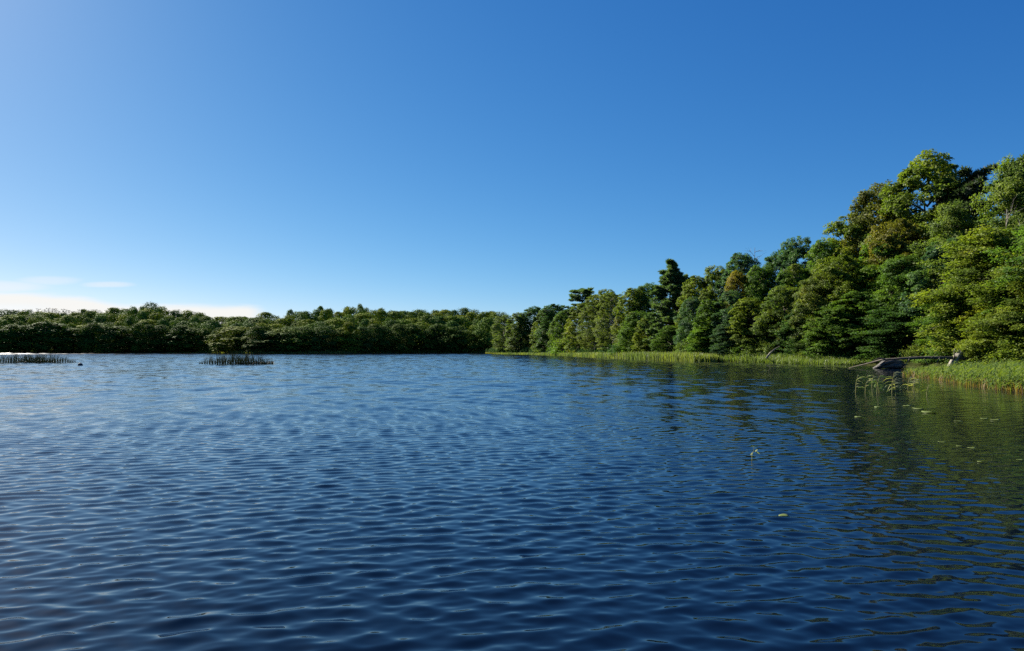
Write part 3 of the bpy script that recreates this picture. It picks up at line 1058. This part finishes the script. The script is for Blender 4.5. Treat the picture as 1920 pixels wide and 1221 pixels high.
# reed bed of the near right shore
def reed_bed():
    g, st = Geo(), Geo()
    n_ = 2700
    px = 1690 + (2120 - 1690) * rng.uniform(0, 1, n_) ** 0.62
    near = np.interp(px, [1690, 1740, 1800, 1860, 1920, 2120], [50, 45, 37.5, 33, 30.5, 27])
    far = np.interp(px, [1690, 1800, 1920, 2120], [60, 62, 59, 50])
    D = near + (far - near) * rng.uniform(0, 1, n_) ** 1.5 + rng.normal(0, 0.8, n_)
    P = pos(px, D, -0.1)
    H = rng.uniform(0.4, 1.1, n_) * (0.8 + 0.3 * np.sin(px * 0.21 + D) * np.sin(D * 0.9)) * np.interp(px, [1690, 1760, 1820, 1920], [0.5, 0.75, 1.0, 1.1])
    H = np.where(rng.uniform(size=n_) < 0.1, H * 1.45, H)
    blades(P, H, 0.018, (0.1, 0, 0), st, np.clip(rng.normal(0.5, 0.2, n_), 0, 1), 0.12)
    reed_leaves(P, H, g, 6, 0.66, 0.062, (0.8, -0.2, 0), tint0=0.5)
    k = rng.uniform(size=n_) < 0.16
    reed_leaves(P[k], H[k] * 1.08, g, 4, 0.6, 0.07, (0.7, -0.2, 0.1), tint0=1.0)
    g.add(np.concatenate(st.v), np.concatenate(st.q), np.clip(np.concatenate(st.t) * 0.5 + 0.5, 0, 1))
    put('reed_bed', g, (0.125, 0.185, 0.036), kind='stuff')
    # tan dead stems along the water's edge
    d = Geo()
    m = 900
    px = rng.uniform(1690, 1990, m)
    D = np.interp(px, [1690, 1740, 1800, 1860, 1920, 1990], [50, 45, 37.5, 33, 30.5, 29]) + rng.uniform(-0.5, 2.0, m)
    blades(pos(px, D, -0.1), rng.uniform(0.3, 0.65, m), 0.022, (0.1, 0, 0), d, np.clip(rng.normal(0.5, 0.25, m), 0, 1), 0.3)
    put('dead_reed_fringe', d, (0.20, 0.14, 0.06), kind='stuff')


reed_bed()


def stalk(px, py, hpx, n_leaf, lean, label, L=0.55, color=(0.33, 0.37, 0.19), W=0.045):
    """A single reed standing out in the water, its long leaves blown to one side."""
    p = wat(px, py)
    H = hpx / FPX * p.y
    q = np.random.default_rng(int(px * 7 + py))
    P = np.array([[p.x, p.y, -0.1]])
    o = bpy.data.objects.new('reed', None)
    C.objects.link(o)
    o.location = p
    tag(o, label, 'reed')
    g = Geo()
    V, Q = tube([[0, 0, -0.15], [0.03 * lean, 0, H * 0.5], [0.12 * lean, 0, H]], [0.016, 0.013, 0.007], 6)
    g.add(V, Q, 0.6)
    s = link('stem', g.mesh('reed_stem', M_reed), o)
    s.color = (0.22, 0.22, 0.09, 1)
    gl = Geo()
    for k in range(n_leaf):
        t = 0.25 + 0.75 * (k + 0.5) / n_leaf
        b = np.array([0.12 * lean * t * t, 0, H * t])
        a = (0 if (lean > 0) ^ (q.uniform() < 0.2) else math.pi) + q.uniform(-0.8, 0.8)
        d = np.array([math.cos(a), math.sin(a), 0])
        l = L * q.uniform(0.7, 1.2)
        s_ = np.array([-d[1], d[0], 0.5]) * 0.9
        rows = []
        for u_, ww in ((0, 0.4), (0.25, 1), (0.6, 0.85), (0.85, 0.5), (1, 0.06)):
            ctr = b + d * l * u_ * 0.92 + np.array([0, 0, l * (0.62 * u_ - 0.95 * u_ * u_)])
            rows += [ctr - s_ * W * 0.5 * ww, ctr + s_ * W * 0.5 * ww]
        gl.add(np.array(rows), np.array([[2 * j, 2 * j + 1, 2 * j + 3, 2 * j + 2] for j in range(4)]), np.clip(q.normal(0.55, 0.2), 0, 1))
    lf = link('leaves', gl.mesh('reed_leaves', M_reed), o)
    lf.color = (*color, 1)


stalk(1604, 737, 34, 5, 1, 'lone faint reed farthest out from the right reed bed', 0.35)
stalk(1622, 738, 34, 8, 1, 'pale reed with ladder-like drooping leaves, second out from the reed bed', 0.5)
stalk(1634, 726, 22, 6, 1, 'short pale reed between the ladder-leaved reed and the bright tuft', 0.45)
stalk(1644, 739, 34, 9, 1, 'bright green reed of the tuft with tan dead stems at its foot', 0.42, (0.11, 0.19, 0.03))
stalk(1649, 738, 26, 8, -1, 'shorter bright green reed leaning out of the tuft over tan stems', 0.38, (0.12, 0.2, 0.03))
stalk(1672, 738, 40, 10, 1, 'tallest whitish leafy reed in front of the dark log', 0.55, (0.24, 0.27, 0.14))
stalk(1680, 741, 34, 9, -1, 'whitish leafy reed dipping to the water beside the tallest one', 0.5, (0.24, 0.27, 0.14))
stalk(1702, 729, 22, 6, 1, 'small pale reed in the thin water between log and reed bed', 0.45)
stalk(1712, 730, 18, 5, 1, 'low reed with splayed leaf tips beside the thin reed bed edge', 0.42)
stalk(1724, 725, 16, 4, -1, 'very low reed with one broad slanting leaf', 0.5)
stalk(1737, 741, 20, 6, 1, 'isolated yellow-green reed nearest the viewer before the reed bed', 0.3, (0.15, 0.21, 0.04))

# ------------------------------------------------------------------ logs, stones, floating leaves
def lump(name, loc, size, m, seed, rot=0.0, amp=0.18, flat=True):
    """A weathered stone: a dense sphere pushed about by smooth noise."""
    q = np.random.default_rng(seed)
    nu, nv = 40, 22
    th, ph = np.meshgrid(np.arange(nu) * 2 * np.pi / nu, np.linspace(0.02, np.pi - 0.02, nv), indexing='ij')
    d = np.stack([np.sin(ph) * np.cos(th), np.sin(ph) * np.sin(th), np.cos(ph)], -1)
    r = np.ones_like(th)
    for k in range(14):
        a = unit(q.normal(size=3)) * q.uniform(1.5, 7)
        r += amp * 0.6 / (1 + 0.4 * k) * np.sin(d @ a + q.uniform(0, 6))
    V = (d * r[..., None] * np.asarray(size)).reshape(-1, 3)
    i = np.arange(nu)[:, None] * nv
    i2 = ((np.arange(nu) + 1) % nu)[:, None] * nv
    j = np.arange(nv - 1)[None, :]
    Q = np.stack([i + j, i + j + 1, i2 + j + 1, i2 + j], -1).reshape(-1, 4)
    return link(name, new_mesh(name, V, Q, m, smooth=True), None, loc, rot)


p = wat(150.5, 685.5)
o = lump('rock', p + Vector((0, 0, 0.03)), (0.27, 0.24, 0.26), M_rock, 3, amp=0.06)
tag(o, 'small dark rounded rock poking out of open water near rushes', 'rock')
p = at(1431, 668, float(shore(1431)) - 0.3)
o = lump('rock', (p.x, p.y, 0.25), (0.42, 0.4, 0.62), M_greyrock, 5)
tag(o, 'grey boulder in the shore grass beside the leaning pale branch', 'rock')


def rough_tube(path, radii, seg, seed, amp, sub=8, squash=1.0):
    q = np.random.default_rng(seed)
    P = np.asarray(path, float)
    t = np.linspace(0, len(P) - 1, (len(P) - 1) * sub + 1)
    k = np.arange(len(P))
    PP = np.stack([np.interp(t, k, P[:, i]) for i in range(3)], -1)
    for _ in range(3):
        PP[1:-1] = 0.25 * PP[:-2] + 0.5 * PP[1:-1] + 0.25 * PP[2:]
    rr = np.interp(t, k, radii)
    V, Q = tube(PP, rr, seg)
    V = V.reshape(len(PP), seg, 3)
    ctr = PP[:, None, :]
    a = np.arange(seg) * 2 * np.pi / seg
    f = np.ones((len(PP), seg))
    for _ in range(7):
        f += amp * 0.4 * np.sin(a[None, :] * q.integers(1, 6) + t[:, None] * q.uniform(0.3, 2.4) + q.uniform(0, 6))
    V = ctr + (V - ctr) * f[..., None] * np.array([1, 1, squash])
    V = V.reshape(-1, 3)
    n0 = len(V)
    V = np.concatenate([V, PP[:1], PP[-1:]])
    caps = [[n0, i, (i + 1) % seg, (i + 1) % seg] for i in range(seg)]
    T = np.array([[n0, (i + 1) % seg, i] for i in range(seg)] + [[n0 + 1, n0 - seg + i, n0 - seg + (i + 1) % seg] for i in range(seg)])
    return V, Q, T


def wood(name, path, radii, m, seed, amp=0.12, seg=14, parent=None, squash=1.0):
    V, Q, T = rough_tube(path, radii, seg, seed, amp, squash=squash)
    return link(name, new_mesh(name, V, Q, m, tris=T, smooth=True), parent)


def pp(px, py, D):
    v_ = at(px, py, D)
    return (v_.x, v_.y, v_.z)


# dark weathered log half out of the water
D0 = 69.0
lg = bpy.data.objects.new('log', None)
C.objects.link(lg)
tag(lg, 'thick dark wet log humped at the waterline under the fallen trunk', 'log')
wood('trunk', [pp(1637, 691, D0 + 0.2), pp(1648, 688, D0), pp(1660, 683, D0 - 0.1), pp(1672, 681, D0), pp(1684, 683, D0 + 0.1), pp(1690, 686, D0 + 0.3)],
     [0.10, 0.22, 0.40, 0.52, 0.50, 0.34], M_wetlog, 71, 0.22, 28, lg, 0.95)
for i, (a, b, r) in enumerate([((1686, 681), (1698, 689), 0.10), ((1687, 685), (1703, 684), 0.08), ((1650, 684), (1668, 674), 0.07), ((1684, 686), (1695, 692), 0.09)]):
    wood('root', [pp(*a, D0 - 0.2), pp((a[0] + b[0]) / 2, (a[1] + b[1]) / 2 - 2, D0 - 0.4), pp(*b, D0 - 0.4)], [r, r * 0.8, r * 0.4], M_wetlog, 80 + i, 0.2, 9, lg)

# long fallen trunk lying above the water, propped on its branches
D1 = 65.6
ft = bpy.data.objects.new('fallen_tree', None)
C.objects.link(ft)
tag(ft, 'long thin fallen tree trunk lying level above the dark log and water', 'fallen tree')
wood('trunk', [pp(1592, 690, D1 + 5), pp(1625, 682, D1 + 3), pp(1655, 674, D1 + 1), pp(1690, 672.5, D1), pp(1730, 671, D1), pp(1765, 671, D1), pp(1800, 671.5, D1 + 0.3), pp(1838, 673, D1 + 1)],
     [0.03, 0.06, 0.085, 0.11, 0.125, 0.135, 0.14, 0.14], M_bark, 91, 0.12, 10, ft)
for i, (pts_, r) in enumerate([([(1660, 674), (1650, 671), (1636, 676)], 0.06), ([(1705, 673), (1700, 682), (1694, 690)], 0.05), ([(1733, 672), (1737, 680), (1744, 688)], 0.04),
                              ([(1762, 671), (1757, 679), (1760, 688)], 0.05), ([(1788, 672), (1791, 662), (1788, 656)], 0.035), ([(1746, 671), (1752, 666), (1756, 659)], 0.025),
                              ([(1820, 677), (1795, 682), (1770, 690)], 0.055)]):
    wood('branch', [pp(a, b, D1 - 0.3) for a, b in pts_], [r, r * 0.75, r * 0.3], M_bark, 100 + i, 0.15, 7, ft)

# pale leaning stump
st = bpy.data.objects.new('stump', None)
C.objects.link(st)
tag(st, 'pale broken stump leaning over the fallen trunk at the reed edge', 'stump')
D2 = 66.0
wood('trunk', [pp(1779, 699, D2), pp(1784, 687, D2), pp(1792, 672, D2), pp(1801, 661, D2 + 0.2), pp(1808, 655, D2 + 0.3)], [0.36, 0.31, 0.31, 0.29, 0.10], M_dead, 121, 0.10, 16, st)
wood('branch', [pp(1790, 668, D2 - 0.2), pp(1788, 660, D2 - 0.3), pp(1791, 654, D2 - 0.4)], [0.05, 0.04, 0.02], M_dead, 122, 0.1, 7, st)

br = wood('leaning_branch', [pp(1437, 672, 94.5), pp(1444, 662, 94.5), pp(1453, 655, 95), pp(1463, 649, 95.5)], [0.13, 0.12, 0.09, 0.04], M_dead, 131, 0.12, 10)
tag(br, 'pale bare branch leaning out of the shore grass beside a grey boulder', 'branch')


def bare_tree(px, top, D, spread, label, m, seed, crown_from=0.45, n_br=12):
    q = np.random.default_rng(seed)
    z0 = float(ground(px, D)) - 0.1
    h = at(px, top, D).z - z0
    e = bpy.data.objects.new('dead_tree', None)
    C.objects.link(e)
    e.location = (X(px, D), D, z0)
    tag(e, label, 'tree')
    g = Geo()
    tz = np.linspace(0, h, 8)
    path = np.stack([0.2 * np.sin(tz * 0.5), 0.2 * np.cos(tz * 0.4), tz], -1)
    V, Q = tube(path, np.linspace(0.15, 0.025, 8), 8)
    g.add(V, Q)
    link('trunk', g.mesh('dead_trunk', m, True), e)
    for i in range(n_br):
        b = Geo()
        t = crown_from + (0.97 - crown_from) * (i + q.uniform(0, 0.6)) / n_br
        p0 = np.array([0.2 * math.sin(t * h * 0.5), 0.2 * math.cos(t * h * 0.4), t * h])
        a = q.uniform(0, 6.28)
        p1 = p0 + np.array([math.cos(a), math.sin(a) * 0.6, q.uniform(0.2, 0.9)]) * spread * (1.1 - 0.6 * t) * q.uniform(0.6, 1.1)
        limb(p0, p1, 0.045, 0.012, b, 0.2, 6, 0.2, 6, rnd=q)
        for k in range(4):
            s = p0 + (p1 - p0) * q.uniform(0.35, 0.95)
            limb(s, s + (unit(p1 - p0) + q.normal(size=3) * 0.6) * spread * 0.3, 0.016, 0.006, b, 0.0, 4, 0.2, 5, rnd=q)
        link('branch', b.mesh('dead_branch', m, True), e)


bare_tree(1416, 464, float(shore(1416)) + 17, 2.2, 'bare dead tree whose grey twigs stick up above the skyline crowns', M_palebark, 141, 0.55)
bare_tree(1893, 392, float(shore(1893)) + 10.0, 3.4, 'pale bare dead tree standing among the tall beeches at the edge of the view', M_dead, 143, 0.3, 14)


def water_z(x, y):
    V_ = WATER_V
    i = int(np.argmin((V_[:, 0] - x) ** 2 + (V_[:, 1] - y) ** 2))
    return float(V_[i, 2])


M_lily = leaf_mat('lily_pads', 0.15, 0.5, 0.2)
def lily(px, py, size, label, yaw, color=(0.115, 0.15, 0.035), tilt=0.03):
    size = size * (0.8 if py > 900 else 0.55)
    p = wat(px, py)
    n_ = 22
    a = np.linspace(0.22, 2 * np.pi - 0.22, n_)
    rr = 1.0 + 0.06 * np.sin(3 * a)
    rim = np.stack([np.cos(a) * rr * 0.62, np.sin(a) * rr * 0.5, 0.035 * np.sin(a * 2 + px)], -1) * size
    mid = rim * [0.55, 0.55, 0.3]
    V = np.concatenate([[[0.12 * size, 0, 0]], mid, rim, rim - [0, 0, 0.004 + 0.01 * size]])
    T = np.array([[0, 1 + i, 2 + i] for i in range(n_ - 1)])
    Q = np.array([[1 + i, 1 + n_ + i, 2 + n_ + i, 2 + i] for i in range(n_ - 1)] + [[1 + n_ + i, 1 + 2 * n_ + i, 2 + 2 * n_ + i, 2 + n_ + i] for i in range(n_ - 1)])
    o = link('lily_leaf', new_mesh('lily_leaf', V, Q, M_lily, tris=T, tint=np.full(len(T) + len(Q), 0.5), smooth=True), None, (p.x, p.y, water_z(p.x, p.y) + 0.012 + 0.05 * size), yaw)
    o.rotation_euler = (random.uniform(-tilt, tilt), random.uniform(-tilt, tilt), yaw)
    o.color = (*color, 1)
    tag(o, label, 'lily leaf')
    return o


o = lily(1470, 968, 0.115, 'single pale green leaf floating nearest the viewer on open blue water', 0.3)
for px, py, s, lab in [
    (1742, 774, 0.62, 'widest yellow-green floating leaf below the reed bed'),
    (1722, 767, 0.5, 'pale floating leaf just above the widest one'),
    (1610, 783, 0.36, 'floating leaf on its own below the lone outermost reed'),
    (1766, 830, 0.2, 'floating leaf of a loose trio in the dark reflection, the one apart'),
    (1800, 838, 0.2, 'floating leaf of a trio in the dark reflection, the middle one'),
    (1822, 841, 0.2, 'floating leaf of a trio in the dark reflection, beside the middle one'),
    (1797, 791, 0.28, 'small floating leaf above the trio, nearer the reeds'),
    (1845, 786, 0.33, 'floating leaf under the tan reed edge, one of a close pair'),
    (1866, 788, 0.33, 'second floating leaf of the close pair under the tan reed edge'),
    (1700, 762, 0.4, 'thin floating leaf below the whitish leafy reeds'),
    (1912, 864, 0.16, 'tiny floating leaf at the very edge of the view'),
    (1646, 764, 0.36, 'floating leaf straight below the bright green reed tuft'),
    (1838, 867, 0.12, 'tiny floating leaf in dark water below the trio'),
]:
    lily(px, py, s, lab, random.uniform(0, 6.28))

# the small plant standing in the water
p = wat(1410, 864)
wp = bpy.data.objects.new('water_plant', None)
C.objects.link(wp)
wp.location = p
tag(wp, 'small pale green water plant with a bent stem standing alone in blue water', 'water plant')
g = Geo()
V, Q = tube([[0, 0, -0.2], [0.0, 0, 0.08], [0.015, 0, 0.135], [0.05, 0, 0.15], [0.085, 0, 0.145]], [0.005, 0.005, 0.0045, 0.004, 0.003], 6)
g.add(V, Q, 0.6)
V, Q = tube([[0.03, 0, 0.145], [0.035, 0.0, 0.19], [0.03, 0, 0.235]], [0.004, 0.0035, 0.003], 6)
g.add(V, Q, 0.6)
s = link('stem', g.mesh('plant_stem', M_reed), wp)
s.color = (0.30, 0.33, 0.12, 1)
for bx, bz, dx, dz, l in [(0.07, 0.148, 0.9, -0.5, 0.07), (0.05, 0.15, 0.5, 0.5, 0.06), (0.03, 0.235, 1.0, 0.12, 0.075), (0.03, 0.235, -0.9, 0.1, 0.05), (0.01, 0.13, -0.6, -0.5, 0.05)]:
    d = unit(np.array([dx, -0.1, dz]))
    sdir = np.array([0.1, 0.7, 0.7])
    rows = []
    for u_, ww in ((0, 0.2), (0.3, 1), (0.65, 0.8), (1, 0.06)):
        c = np.array([bx, 0, bz]) + d * l * u_ + np.array([0, 0, -0.15 * l * u_ * u_])
        rows += [c - sdir * 0.014 * ww, c + sdir * 0.014 * ww]
    g = Geo()
    g.add(np.array(rows), np.array([[2 * j, 2 * j + 1, 2 * j + 3, 2 * j + 2] for j in range(3)]), 0.7)
    lf = link('leaf', g.mesh('plant_leaf', M_reed), wp)
    lf.color = (0.30, 0.36, 0.12, 1)
